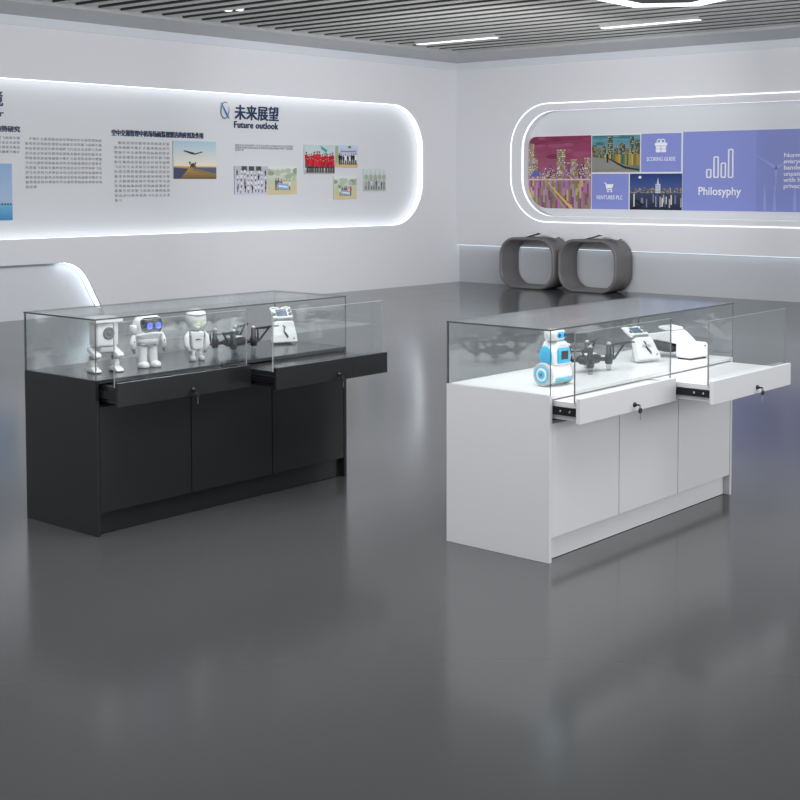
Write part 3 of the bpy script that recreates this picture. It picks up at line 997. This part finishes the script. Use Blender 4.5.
def person(p, x, y, h, top, trouser, ly=3, skin='#c99a7c', hair='#1d1a1a'):
    h *= random.uniform(0.86, 1.08)
    x += random.uniform(-0.012, 0.012)
    w_ = h * 0.23 * p.h / p.w
    p.rect(x - w_ * 0.36, y, x - w_ * 0.05, y + h * 0.45, trouser, ly)
    p.rect(x + w_ * 0.05, y, x + w_ * 0.36, y + h * 0.45, trouser, ly)
    p.poly([(x - w_ * 0.40, y + h * 0.40), (x + w_ * 0.40, y + h * 0.40), (x + w_ * 0.62, y + h * 0.78), (x + w_ * 0.3, y + h * 0.84), (x - w_ * 0.3, y + h * 0.84), (x - w_ * 0.62, y + h * 0.78)], top, ly + 1)
    p.disc(x, y + h * 0.91, w_ * 0.27, h * 0.085, skin, ly + 1, 8)
    p.disc(x, y + h * 0.955, w_ * 0.28, h * 0.05, hair, ly + 2, 8)

def hang(p, name, x0, z0, label, cat='photo', group='photo boards on the left wall'):
    o = p.build(name)
    o.location = (x0, YP - 0.0005, z0)
    o.rotation_euler = ROT_L
    return tag(o, label, cat, group)

# aircraft at sunset
p = Pic(0.686, 0.473, '#dfe6ea')
p.grad(0.30, 1.0, '#f3e6d2', '#a9cbdc', 12)
p.grad(0.0, 0.33, '#6d5a3a', '#c79a55', 6)
p.poly([(0, 0.0), (0, 0.30), (0.34, 0.27), (0.14, 0.0)], '#434a63', 1)
p.poly([(0.40, 0.29), (1, 0.14), (1, 0.30), (0.6, 0.33)], '#5b5f7c', 1)
p.poly([(0.35, 0.25), (1.0, 0.05), (1.0, 0.12), (0.5, 0.26)], '#8c7a45', 2)
p.rect(0, 0.305, 1, 0.335, '#e0a04a', 2)
p.poly([(0.22, 0.73), (0.24, 0.755), (0.45, 0.70), (0.50, 0.675), (0.66, 0.73), (0.68, 0.71), (0.50, 0.64), (0.42, 0.65)], '#2f2b30', 3)
p.disc(0.44, 0.36, 0.05, 0.06, '#4a4048', 3)
p.disc(0.37, 0.43, 0.022, 0.03, '#26222a', 4)
p.disc(0.50, 0.42, 0.018, 0.026, '#5b3038', 4)
p.rect(0.36, 0.38, 0.52, 0.395, '#2a2c3a', 4)
p.rect(0.38, 0.285, 0.40, 0.36, '#2a2c3a', 4)
p.rect(0.485, 0.285, 0.505, 0.36, '#2a2c3a', 4)
hang(p, 'photo_board', 10.524, 1.584, 'photo of a small aircraft over a field at sunset on the left wall')

# sea view
p = Pic(0.70, 0.624, '#9fbdd8')
p.grad(0.27, 1.0, '#a9bfdb', '#8fb0d8', 10)
p.grad(0.0, 0.27, '#3c86ba', '#6cb2d6', 6)
for i in range(14):
    xx = 0.3 + 0.05 * i
    p.poly([(xx, 0.27), (xx + 0.035, 0.27), (xx + 0.028, 0.305), (xx + 0.012, 0.29), (xx + 0.004, 0.312)], '#24405e', 2)
hang(p, 'photo_board', 7.568, 1.123, 'pale blue photo of the sea with distant boats at the left edge')

# team gathering in pale shirts, from above
p = Pic(0.575, 0.366, '#c9c6d4')
p.grad(0, 1, '#d6d2e2', '#b9c0c2', 6)
for i in range(3):
    p.rect(0.2 + 0.22 * i, 0.84, 0.36 + 0.22 * i, 1.0, '#4a5152', 1)
rnd = random.Random(3)
for j in range(4):
    for i in range(9):
        person(p, 0.08 + 0.105 * i + rnd.uniform(-.02, .02), 0.62 - 0.19 * j + rnd.uniform(-.02, .02), 0.28, rnd.choice(['#e8e6ee', '#d8d5e4', '#2b2d35', '#eceaf2']), '#3a3c46', 2)
hang(p, 'photo_board', 11.523, 1.386, 'photo of a crowd in pale shirts, left of the two touching photos')

def banner_photo(w_, h_, seed):
    p = Pic(w_, h_, '#d9d8c6')
    p.grad(0.55, 1, '#c6d0c0', '#e3e5e6', 6)
    p.grad(0, 0.55, '#d9c79a', '#c5cdb0', 6)
    r2 = random.Random(seed)
    for i in range(12):
        p.disc(r2.uniform(0, 1), r2.uniform(0.55, 0.85), r2.uniform(.06, .14), r2.uniform(.06, .12), r2.choice(['#a9b79c', '#b8c3ad', '#93a68a']), 1)
    for i in range(6):
        person(p, 0.26 + 0.095 * i, 0.14, 0.42, r2.choice(['#e6e6e6', '#c4554e', '#d9dadb', '#5a6c8a']), '#5b5a55', 2)
    p.poly([(0.32, 0.20), (0.68, 0.16), (0.70, 0.36), (0.33, 0.40)], '#8fb4d8', 6)
    p.poly([(0.35, 0.27), (0.66, 0.23), (0.665, 0.28), (0.355, 0.32)], '#f2f4f6', 7)
    return p
hang(banner_photo(0.53, 0.375, 1), 'photo_board', 12.101, 1.383, 'photo of people with a pale blue banner, right of the two touching photos')

# red shirts
p = Pic(0.582, 0.400, '#cfd6d4')
p.grad(0.3, 1, '#d2d8d6', '#c3d2d6', 6)
p.rect(0, 0.0, 1, 0.12, '#b5b0a8', 1)
for j in range(2):
    for i in range(11):
        person(p, 0.06 + 0.088 * i + 0.03 * j, 0.20 - 0.16 * j, 0.54, random.choice(['#c81f2e', '#d42a3a', '#b81a2a']), '#20202a', 2 + 3 * j)
p.poly([(0.52, 0.98), (0.76, 0.82), (0.72, 0.74), (0.56, 0.86)], '#3aa3a0', 6)
p.rect(0.715, 0.60, 0.73, 0.82, '#5a5a5a', 5)
hang(p, 'photo_board', 12.779, 1.658, 'photo of a group in red shirts with a teal flag on the left wall')

# banner overhead
p = Pic(0.447, 0.311, '#d5d9dd')
p.grad(0.3, 1, '#d4dde2', '#bcd3e4', 5)
p.rect(0, 0, 1, 0.2, '#d8b98a', 1)
p.poly([(0.16, 0.60), (0.98, 0.62), (0.98, 0.84), (0.16, 0.82)], '#b8c4e2', 2)
p.poly([(0.22, 0.69), (0.9, 0.70), (0.9, 0.75), (0.22, 0.74)], '#d06a78', 3)
p.rect(0.0, 0.2, 0.10, 0.95, '#a5ad7c', 2)
p.disc(0.62, 0.92, 0.08, 0.06, '#5f8a58', 2)
for i in range(9):
    person(p, 0.14 + 0.095 * i, 0.12, 0.50, random.choice(['#24242a', '#2e2c35', '#e8e8ea', '#35303a']), '#1e1e24', 4)
hang(p, 'photo_board', 13.394, 1.753, 'photo of people in dark clothes under a long banner on the left wall')
hang(banner_photo(0.467, 0.326, 2), 'photo_board', 13.351, 1.304, 'photo of people holding a pale blue banner, below the dark-clothed group')

# faint group by trees
p = Pic(0.470, 0.325, '#cdd2d2')
p.grad(0.4, 1, '#c7d0cd', '#d5dadb', 5)
p.grad(0, 0.4, '#b9c2bb', '#b3beb4', 4)
for i in range(5):
    p.rect(0.1 + 0.2 * i, 0.45, 0.115 + 0.2 * i, 0.95, '#94a198', 1)
    p.disc(0.11 + 0.2 * i, 0.62, 0.09, 0.12, '#a7b5a4', 2)
for i in range(8):
    person(p, 0.10 + 0.115 * i, 0.06, 0.44, random.choice(['#8a949a', '#d5d9da', '#5f6a72', '#a9b1b4']), '#5a6268', 3)
hang(p, 'photo_board', 13.966, 1.415, 'faint grey-green photo of a group under trees, rightmost on the left wall')

# ------------------------------------------------------------------ lettering
def text_mesh(s, bold=0.0, extrude=0.0, spacing=1.0, line=1.0, align='LEFT'):
    cu = bpy.data.curves.new('t', 'FONT')
    cu.body = s
    cu.size = 1.0
    cu.extrude = extrude
    cu.space_character = spacing
    cu.space_line = line
    cu.align_x = align
    cu.resolution_u = 3
    o = bpy.data.objects.new('t', cu)
    COL.objects.link(o)
    dg = bpy.context.evaluated_depsgraph_get()
    dg.update()
    me = bpy.data.meshes.new_from_object(o.evaluated_get(dg))
    bpy.data.objects.remove(o)
    bpy.data.curves.remove(cu)
    if bold:
        bm = bmesh.new()
        for dx_, dy_ in ((0, 0), (bold, 0), (0, bold), (bold, bold)):
            n0 = len(bm.verts)
            bm.from_mesh(me)
            bm.verts.ensure_lookup_table()
            for v in bm.verts[n0:]:
                v.co.x += dx_
                v.co.y += dy_
                v.co.z += 0.012 * n0 / len(me.vertices)
        bm.to_mesh(me)
        bm.free()
    return me

def lettering(name, s, u0, v0, w_, h_, m, wall, parent=None, offset=0.0, depth=0.004, spacing=1.0, line=1.0, align='LEFT', origin=None):
    """fit text into the box u0..u0+w, v0..v0+h on a wall plane (u along the wall to the right, v height)"""
    me = text_mesh(s, offset * 2.6, 0.02, spacing, line, align)
    xs = [v.co.x for v in me.vertices]
    ys = [v.co.y for v in me.vertices]
    kx, ky = w_ / (max(xs) - min(xs)), h_ / (max(ys) - min(ys))
    x0, y0 = min(xs), min(ys)
    for v in me.vertices:
        v.co = ((v.co.x - x0) * kx, (v.co.y - y0) * ky, (v.co.z + 0.02) / 0.04 * depth)
    me.name = name
    me.materials.clear()
    me.materials.append(m)
    o = bpy.data.objects.new(name, me)
    COL.objects.link(o)
    if parent:
        o.parent = parent
        o.location = (u0, v0, origin or 0)
    elif wall == 'L':
        o.location = (u0, YP - 0.0006, v0)
        o.rotation_euler = ROT_L
    return o

tag(lettering('heading', '未来展望', 11.541, 2.352, 0.775, 0.195, M['ink_navy'], 'L', offset=0.014), 'large navy Chinese heading reading 未来展望 beside the ribbon emblem', 'lettering')
tag(lettering('subheading', 'Future outlook', 11.530, 2.245, 0.775, 0.088, M['ink_navy'], 'L', offset=0.016, spacing=1.08), 'navy English line Future outlook under the large heading', 'lettering')
tag(lettering('heading', '发展环境', 7.47, 2.372, 0.712, 0.175, M['ink_navy'], 'L', offset=0.014), 'large navy Chinese heading cut off at the left edge', 'lettering')
tag(lettering('subheading', 'New frontier', 7.47, 2.262, 0.716, 0.07, M['ink_navy'], 'L', offset=0.016), 'navy English line cut off at the left edge', 'lettering')
tag(lettering('heading', '交通管理发展趋势研究', 7.60, 2.096, 0.789, 0.068, M['ink_navy'], 'L', offset=0.022), 'small bold navy heading ending 趋势研究 at the left edge', 'lettering')
tag(lettering('heading', '空中交通管理中机场场面监视雷达的应用及作用', 9.617, 2.090, 1.393, 0.078, M['ink_navy'], 'L', offset=0.022), 'small bold navy heading line above the aircraft photo', 'lettering')

base_txt = '随着我国民航事业的快速发展机场规模不断扩大航班数量逐年增加空中交通管理面临新的要求场面监视雷达能够实时掌握飞机和车辆的位置提高运行效率保障飞行安全未来将与多种技术结合形成完整的监视体系'
def para(rows, per, start=0, indent=True):
    out = []
    k_ = start
    for r_ in range(rows):
        n_ = per if r_ < rows - 1 else max(2, per // 6)
        ln = ''
        if r_ == 0 and indent:
            ln = '　'
            n_ -= 1
        for i in range(n_):
            ln += base_txt[k_ % len(base_txt)]
            k_ += 1
        out.append(ln)
    return '\n'.join(out)
tag(lettering('paragraph', para(13, 14), 9.651, 1.310, 0.824, 0.72, M['ink_grey'], 'L', depth=0.002, spacing=1.5, line=1.5), 'grey Chinese paragraph beside the aircraft photo', 'lettering')
tag(lettering('paragraph', para(11, 21, 17), 8.451, 1.474, 1.02, 0.572, M['ink_grey'], 'L', depth=0.002, spacing=1.35, line=1.5), 'wide grey Chinese paragraph between the sea photo and the aircraft text', 'lettering')
tag(lettering('paragraph', para(5, 18, 40, False), 7.55, 1.811, 0.833, 0.237, M['ink_grey'], 'L', depth=0.002, spacing=1.4, line=1.5), 'grey Chinese paragraph above the sea photo, cut by the left edge', 'lettering')
tag(lettering('paragraph', para(3, 28, 60, False), 11.544, 1.947, 1.036, 0.092, M['ink_grey'], 'L', depth=0.002), 'short grey text lines under the Future outlook heading', 'lettering')

# ribbon emblem: a dark blue stroke crossing a grey loop
t = thing('ribbon_emblem', 'thin looped ribbon emblem in blue and grey left of the large heading', 'emblem', (11.28, YP - 0.008, 2.37))
b = MB()
b.tube([(0.03, 0, 0.19), (0.075, 0, 0.12), (0.12, 0, 0.05), (0.165, 0, -0.01)], [0.004, 0.010, 0.014, 0.006], n=8, flat=0.3)
b.build('blue_stroke', M['ribbon_blue'], t)
b = MB()
lp = []
for i in range(25):
    a = -0.2 + 1.85 * PI * i / 24
    lp.append((0.095 + 0.085 * math.cos(a + 1.2) + 0.02 * math.sin(a), 0.0, 0.095 + 0.105 * math.sin(a + 1.2)))
b.tube(lp, [0.003 + 0.006 * math.sin(PI * i / 24) for i in range(25)], n=8, flat=0.3)
b.build('grey_loop', M['ribbon_grey'], t)

# ------------------------------------------------------------------ right wall panel
ORG = 11.69      # wall coordinate y of the panel's left end; u = ORG - y
ZB, ZT = 1.148, 2.228
panel = thing('wall_panel', 'long periwinkle wall panel with city night photos inside the right wall recess', 'wall panel', (XU + 0.198, ORG, ZB))
panel.rotation_euler = ROT_R
PW, PH = 7.2, ZT - ZB
ol = rr(0, PW, 0, PH, (0.36, 0.02, 0.02, 0.13), 10)
b = MB()
b.prism(ol, 0, 0.012, 'z')
b.build('backing_board', M['panel_white'], panel)
Z1 = 0.0125
def tile(u0, u1, v0, v1, m, name='colour_tile'):
    b = MB()
    b.box(u0, u1, v0, v1, Z1, Z1 + 0.006)
    return b.build(name, m, panel)
def place(o, u, v):
    o.location = (u, v, Z1)
    return o
SEAM = 1.675 - ZB

# pink night harbour
w1, h1 = 1.112 - 0.012, PH - 0.02
out1 = [(x_ / w1, y_ / h1) for x_, y_ in rr(0, w1, 0, h1, (0.35, 0.004, 0.004, 0.12), 10)]
p = Pic(w1, h1, '#8c3f63', 0.006, out1)
p.grad(0.40, 1.0, '#a5627a', '#84304f', 10)
rc = random.Random(11)
for i in range(26):
    p.disc(rc.random(), rc.uniform(.7, 1), rc.uniform(.05, .16), rc.uniform(.015, .04), rc.choice(['#93405f', '#7d2d4c', '#a04e70']), 1)
def tower(p, x0, x1, y0, y1, cols, base, ly=2, nx=4, ny=9):
    p.rect(x0, y0, x1, y1, base, ly)
    for j in range(ny):
        for i in range(nx):
            if rc.random() < 0.75:
                fx = (x1 - x0) / nx
                fy = (y1 - y0) / ny
                p.rect(x0 + fx * (i + .15), y0 + fy * (j + .2), x0 + fx * (i + .85), y0 + fy * (j + .75), rc.choice(cols), ly + 1)
cc = ['#e6d9a8', '#d7b9d6', '#c58ac9', '#f0e9d2', '#b7a46a', '#8f5aa8']
xx = 0.0
while xx < 1.0:
    wd = rc.uniform(0.035, 0.075)
    tower(p, xx, xx + wd, 0.40, rc.uniform(0.50, 0.66), cc, rc.choice(['#6d3f58', '#7c5260', '#5d3348', '#86606a']), 2, 3, 7)
    xx += wd * 0.9
for (a_, b2, hh) in ((0.0, 0.09, .90), (0.05, 0.15, .70), (0.46, 0.60, .82), (0.68, 0.78, .68), (0.90, 1.0, .70)):
    tower(p, a_, b2, 0.42, hh, cc, rc.choice(['#8a7a5c', '#7c5260', '#9a8a6a']), 4, 5, 14)
for i in range(60):
    u_, v_ = rc.random(), rc.uniform(0.40, 0.56)
    p.disc(u_, v_, 0.012, 0.012, rc.choice(cc + ['#c05aa0', '#5a50b8']), 6, 6)
p.poly([(0.02, 0.44), (0.10, 0.54), (0.2, 0.45)], '#5a66b8', 7)
p.rect(0, 0.39, 1, 0.412, '#d8b8c2', 7)
for i in range(34):
    x_ = i / 34
    y_ = 0.0
    while y_ < 0.385:
        hh = rc.uniform(0.05, 0.2)
        p.rect(x_, y_, x_ + 0.03, min(0.39, y_ + hh), rc.choice(['#a97a8c', '#8c7a4c', '#7d8a5a', '#b06ab0', '#c9a86a', '#8a4a78', '#a890a0', '#6f7a52']), 1)
        y_ += hh
p.poly([(0.28, 0.38), (0.30, 0.38), (0.74, 0.0), (0.68, 0.0)], '#d8b46a', 8)
p.poly([(0.25, 0.38), (0.27, 0.38), (0.62, 0.0), (0.58, 0.0)], '#b58a9a', 8)
o = p.build('city_photo', panel)
place(o, 0.010, 0.010)
o['label'] = 'pink night photo of a harbour city with rounded left corners'

# embankment at dusk
w2, h2 = 0.795, PH - 0.01 - SEAM - 0.02
p = Pic(w2, h2, '#5f7a78', 0.006)
p.grad(0.45, 1, '#8aa3a0', '#3f7f92', 8)
for i in range(14):
    p.disc(rc.random(), rc.uniform(.75, 1), rc.uniform(.08, .2), rc.uniform(.02, .05), rc.choice(['#5a9aa6', '#6f8f8a', '#3c6f80']), 1)
cc = ['#d9a24a', '#c9d0a0', '#7fb0b0', '#e6c56a', '#4f6a5a', '#a8703a']
for (a_, b2, hh) in ((0.0, 0.10, .74), (0.10, 0.20, .66), (0.22, 0.30, .72), (0.34, 0.44, .98), (0.46, 0.56, .66), (0.58, 0.70, .78), (0.70, 0.78, .66), (0.80, 0.88, .95), (0.9, 1.0, .86)):
    tower(p, a_, b2, 0.48, hh, cc, '#3c4a44')
for i in range(30):
    x_ = i / 30
    p.rect(x_, 0.18, x_ + 0.034, 0.48, rc.choice(['#a88a3a', '#8a9a4a', '#c9a04a', '#5a7a5a', '#8a6a3a', '#3f5a58', '#c0b070']), 1)
p.poly([(0, 0), (0, 0.42), (0.38, 0.34), (1, 0.06), (1, 0)], '#8d8d86', 4)
p.poly([(0.30, 0.40), (0.36, 0.38), (0.7, 0.16), (1.0, 0.07), (1.0, 0.03), (0.68, 0.10)], '#2a2c2c', 5)
for i in range(12):
    p.rect(0.02 + 0.05 * i, 0.02 + 0.02 * (i % 3), 0.05 + 0.05 * i, 0.05 + 0.02 * (i % 3), '#77776f', 5)
p.rect(0.32, 0.26, 0.35, 0.50, '#222526', 6)
o = p.build('city_photo', panel)
place(o, 1.128, SEAM + 0.012)
o['label'] = 'teal and gold dusk photo of a riverside embankment'

# blue skyline
w3, h3 = 0.83, SEAM - 0.022
p = Pic(w3, h3, '#24305f', 0.006)
p.grad(0.48, 1, '#4c5c92', '#1d3a78', 10)
p.grad(0, 0.48, '#1b2238', '#3a4668', 6)
p.disc(0.2, 0.9, 0.03, 0.04, '#e8ecf4', 2)
cc = ['#c9b08a', '#d8d2c2', '#8a90a8', '#b09a88']
xx = 0.0
while xx < 1.0:
    wd = rc.uniform(.03, .06)
    tower(p, xx, xx + wd, 0.46, 0.52 + rc.uniform(0, .12), cc, '#4a4658', 2, 2, 4)
    xx += wd
tower(p, 0.50, 0.60, 0.46, 0.72, ['#e6e6ea', '#cfd6e2'], '#9aa2b8', 4, 3, 6)
p.poly([(0.53, 0.72), (0.55, 0.90), (0.57, 0.72)], '#cfd6e2', 5)
for i in range(18):
    x_ = rc.random()
    p.rect(x_, rc.uniform(.05, .2), x_ + 0.025, rc.uniform(.3, .45), rc.choice(['#7a7f98', '#b0a8a0', '#4a5a80', '#d8d2c8']), 2)
p.poly([(0, 0.02), (0.24, 0.12), (0.10, 0.26), (0.13, 0.28), (0.30, 0.13), (0.06, 0.0)], '#0c0e14', 4)
o = p.build('city_photo', panel)
place(o, 1.765, 0.010)
o['label'] = 'dark blue night photo of a city skyline over water'

a_ = tile(1.945, 2.578, SEAM + 0.012, PH - 0.008, M['purple'])
b2 = tile(1.128, 1.742, 0.010, SEAM - 0.012, M['purple'])
c3 = tile(2.605, 3.700, 0.008, PH + 0.002, M['purple'])
d4 = tile(3.700, PW - 0.01, 0.008, PH + 0.002, M['purple_deep'])
d4['label'] = 'periwinkle tile with a faint windmill print and white lines of text'
ZI = Z1 + 0.0062
def icon(name, parent):
    return lambda b: b.build(name, M['ink_white'], parent)
# gift
b = MB()
gu, gv = 2.262, 0.905
b.box(gu - 0.095, gu + 0.095, gv - 0.005, gv + 0.035, ZI, ZI + 0.004)
b.box(gu - 0.080, gu - 0.006, gv - 0.095, gv - 0.052, ZI, ZI + 0.004)
b.box(gu + 0.006, gu + 0.080, gv - 0.095, gv - 0.052, ZI, ZI + 0.004)
b.box(gu - 0.080, gu - 0.006, gv - 0.046, gv - 0.011, ZI, ZI + 0.004)
b.box(gu + 0.006, gu + 0.080, gv - 0.046, gv - 0.011, ZI, ZI + 0.004)
for sx in (-1, 1):
    b.tube([(gu + sx * 0.032 + 0.030 * math.cos(q), gv + 0.058 + 0.026 * math.sin(q), ZI + 0.003) for q in [2 * PI * j / 16 for j in range(16)]], 0.008, closed=True, n=6)
b.build('gift_icon', M['ink_white'], a_)
lettering('tile_text', 'SCORING GUIDE', 2.035, 0.690, 0.455, 0.055, M['ink_white'], 'P', a_, depth=0.003, origin=ZI)
# cart
b = MB()
cu, cv = 1.335, 0.262
b.tube([(cu, cv + 0.125, ZI + 0.003), (cu + 0.03, cv + 0.125, ZI + 0.003), (cu + 0.055, cv + 0.03, ZI + 0.003), (cu + 0.135, cv + 0.03, ZI + 0.003)], 0.009, n=6)
b.prism([(cu + 0.040, cv + 0.105), (cu + 0.056, cv + 0.048), (cu + 0.140, cv + 0.048), (cu + 0.160, cv + 0.105)], ZI, ZI + 0.004, 'z')
b.cyl((cu + 0.068, cv + 0.004, ZI), (cu + 0.068, cv + 0.004, ZI + 0.004), 0.015, n=14)
b.cyl((cu + 0.125, cv + 0.004, ZI), (cu + 0.125, cv + 0.004, ZI + 0.004), 0.015, n=14)
b.build('cart_icon', M['ink_white'], b2)
lettering('tile_text', 'VENTURES PLC', 1.205, 0.150, 0.440, 0.058, M['ink_white'], 'P', b2, depth=0.003, origin=ZI)
# bar chart
b = MB()
for i, hh in enumerate((0.105, 0.275, 0.190, 0.372)):
    u = 2.975 + 0.108 * i
    pts = rr(u, u + 0.062, 0.460, 0.460 + hh, 0.012, 3)
    b.tube([(x_, y_, ZI + 0.004) for x_, y_ in pts], 0.011, closed=True, n=6)
b.build('bar_chart_icon', M['ink_white'], c3)
lettering('tile_text', 'Philosyphy', 2.852, 0.186, 0.632, 0.145, M['ink_white'], 'P', c3, depth=0.003, origin=ZI, offset=0.008)
lettering('tile_text', 'Normally\neveryda\nbanded\nunpaid\nwith hum\nprivacy', 4.085, 0.300, 0.36, 0.475, M['ink_white'], 'P', d4, depth=0.003, origin=ZI, offset=0.006)
b = MB()
hub = (3.98, 0.58)
for q in (0.5, 2.6, 4.7):
    b.prism([(hub[0] + 0.02 * math.cos(q + 1.5), hub[1] + 0.02 * math.sin(q + 1.5)), (hub[0] + 0.36 * math.cos(q), hub[1] + 0.36 * math.sin(q)), (hub[0] - 0.02 * math.cos(q + 1.5), hub[1] - 0.02 * math.sin(q + 1.5))], ZI, ZI + 0.0008, 'z')
for u in (3.80, 3.94, 4.22, 4.5):
    b.prism([(u, 0.02), (u + 0.05, 0.02), (u + 0.03, 0.35), (u + 0.015, 0.35)], ZI, ZI + 0.0008, 'z')
b.build('faint_print', M['purple_faint'], d4)
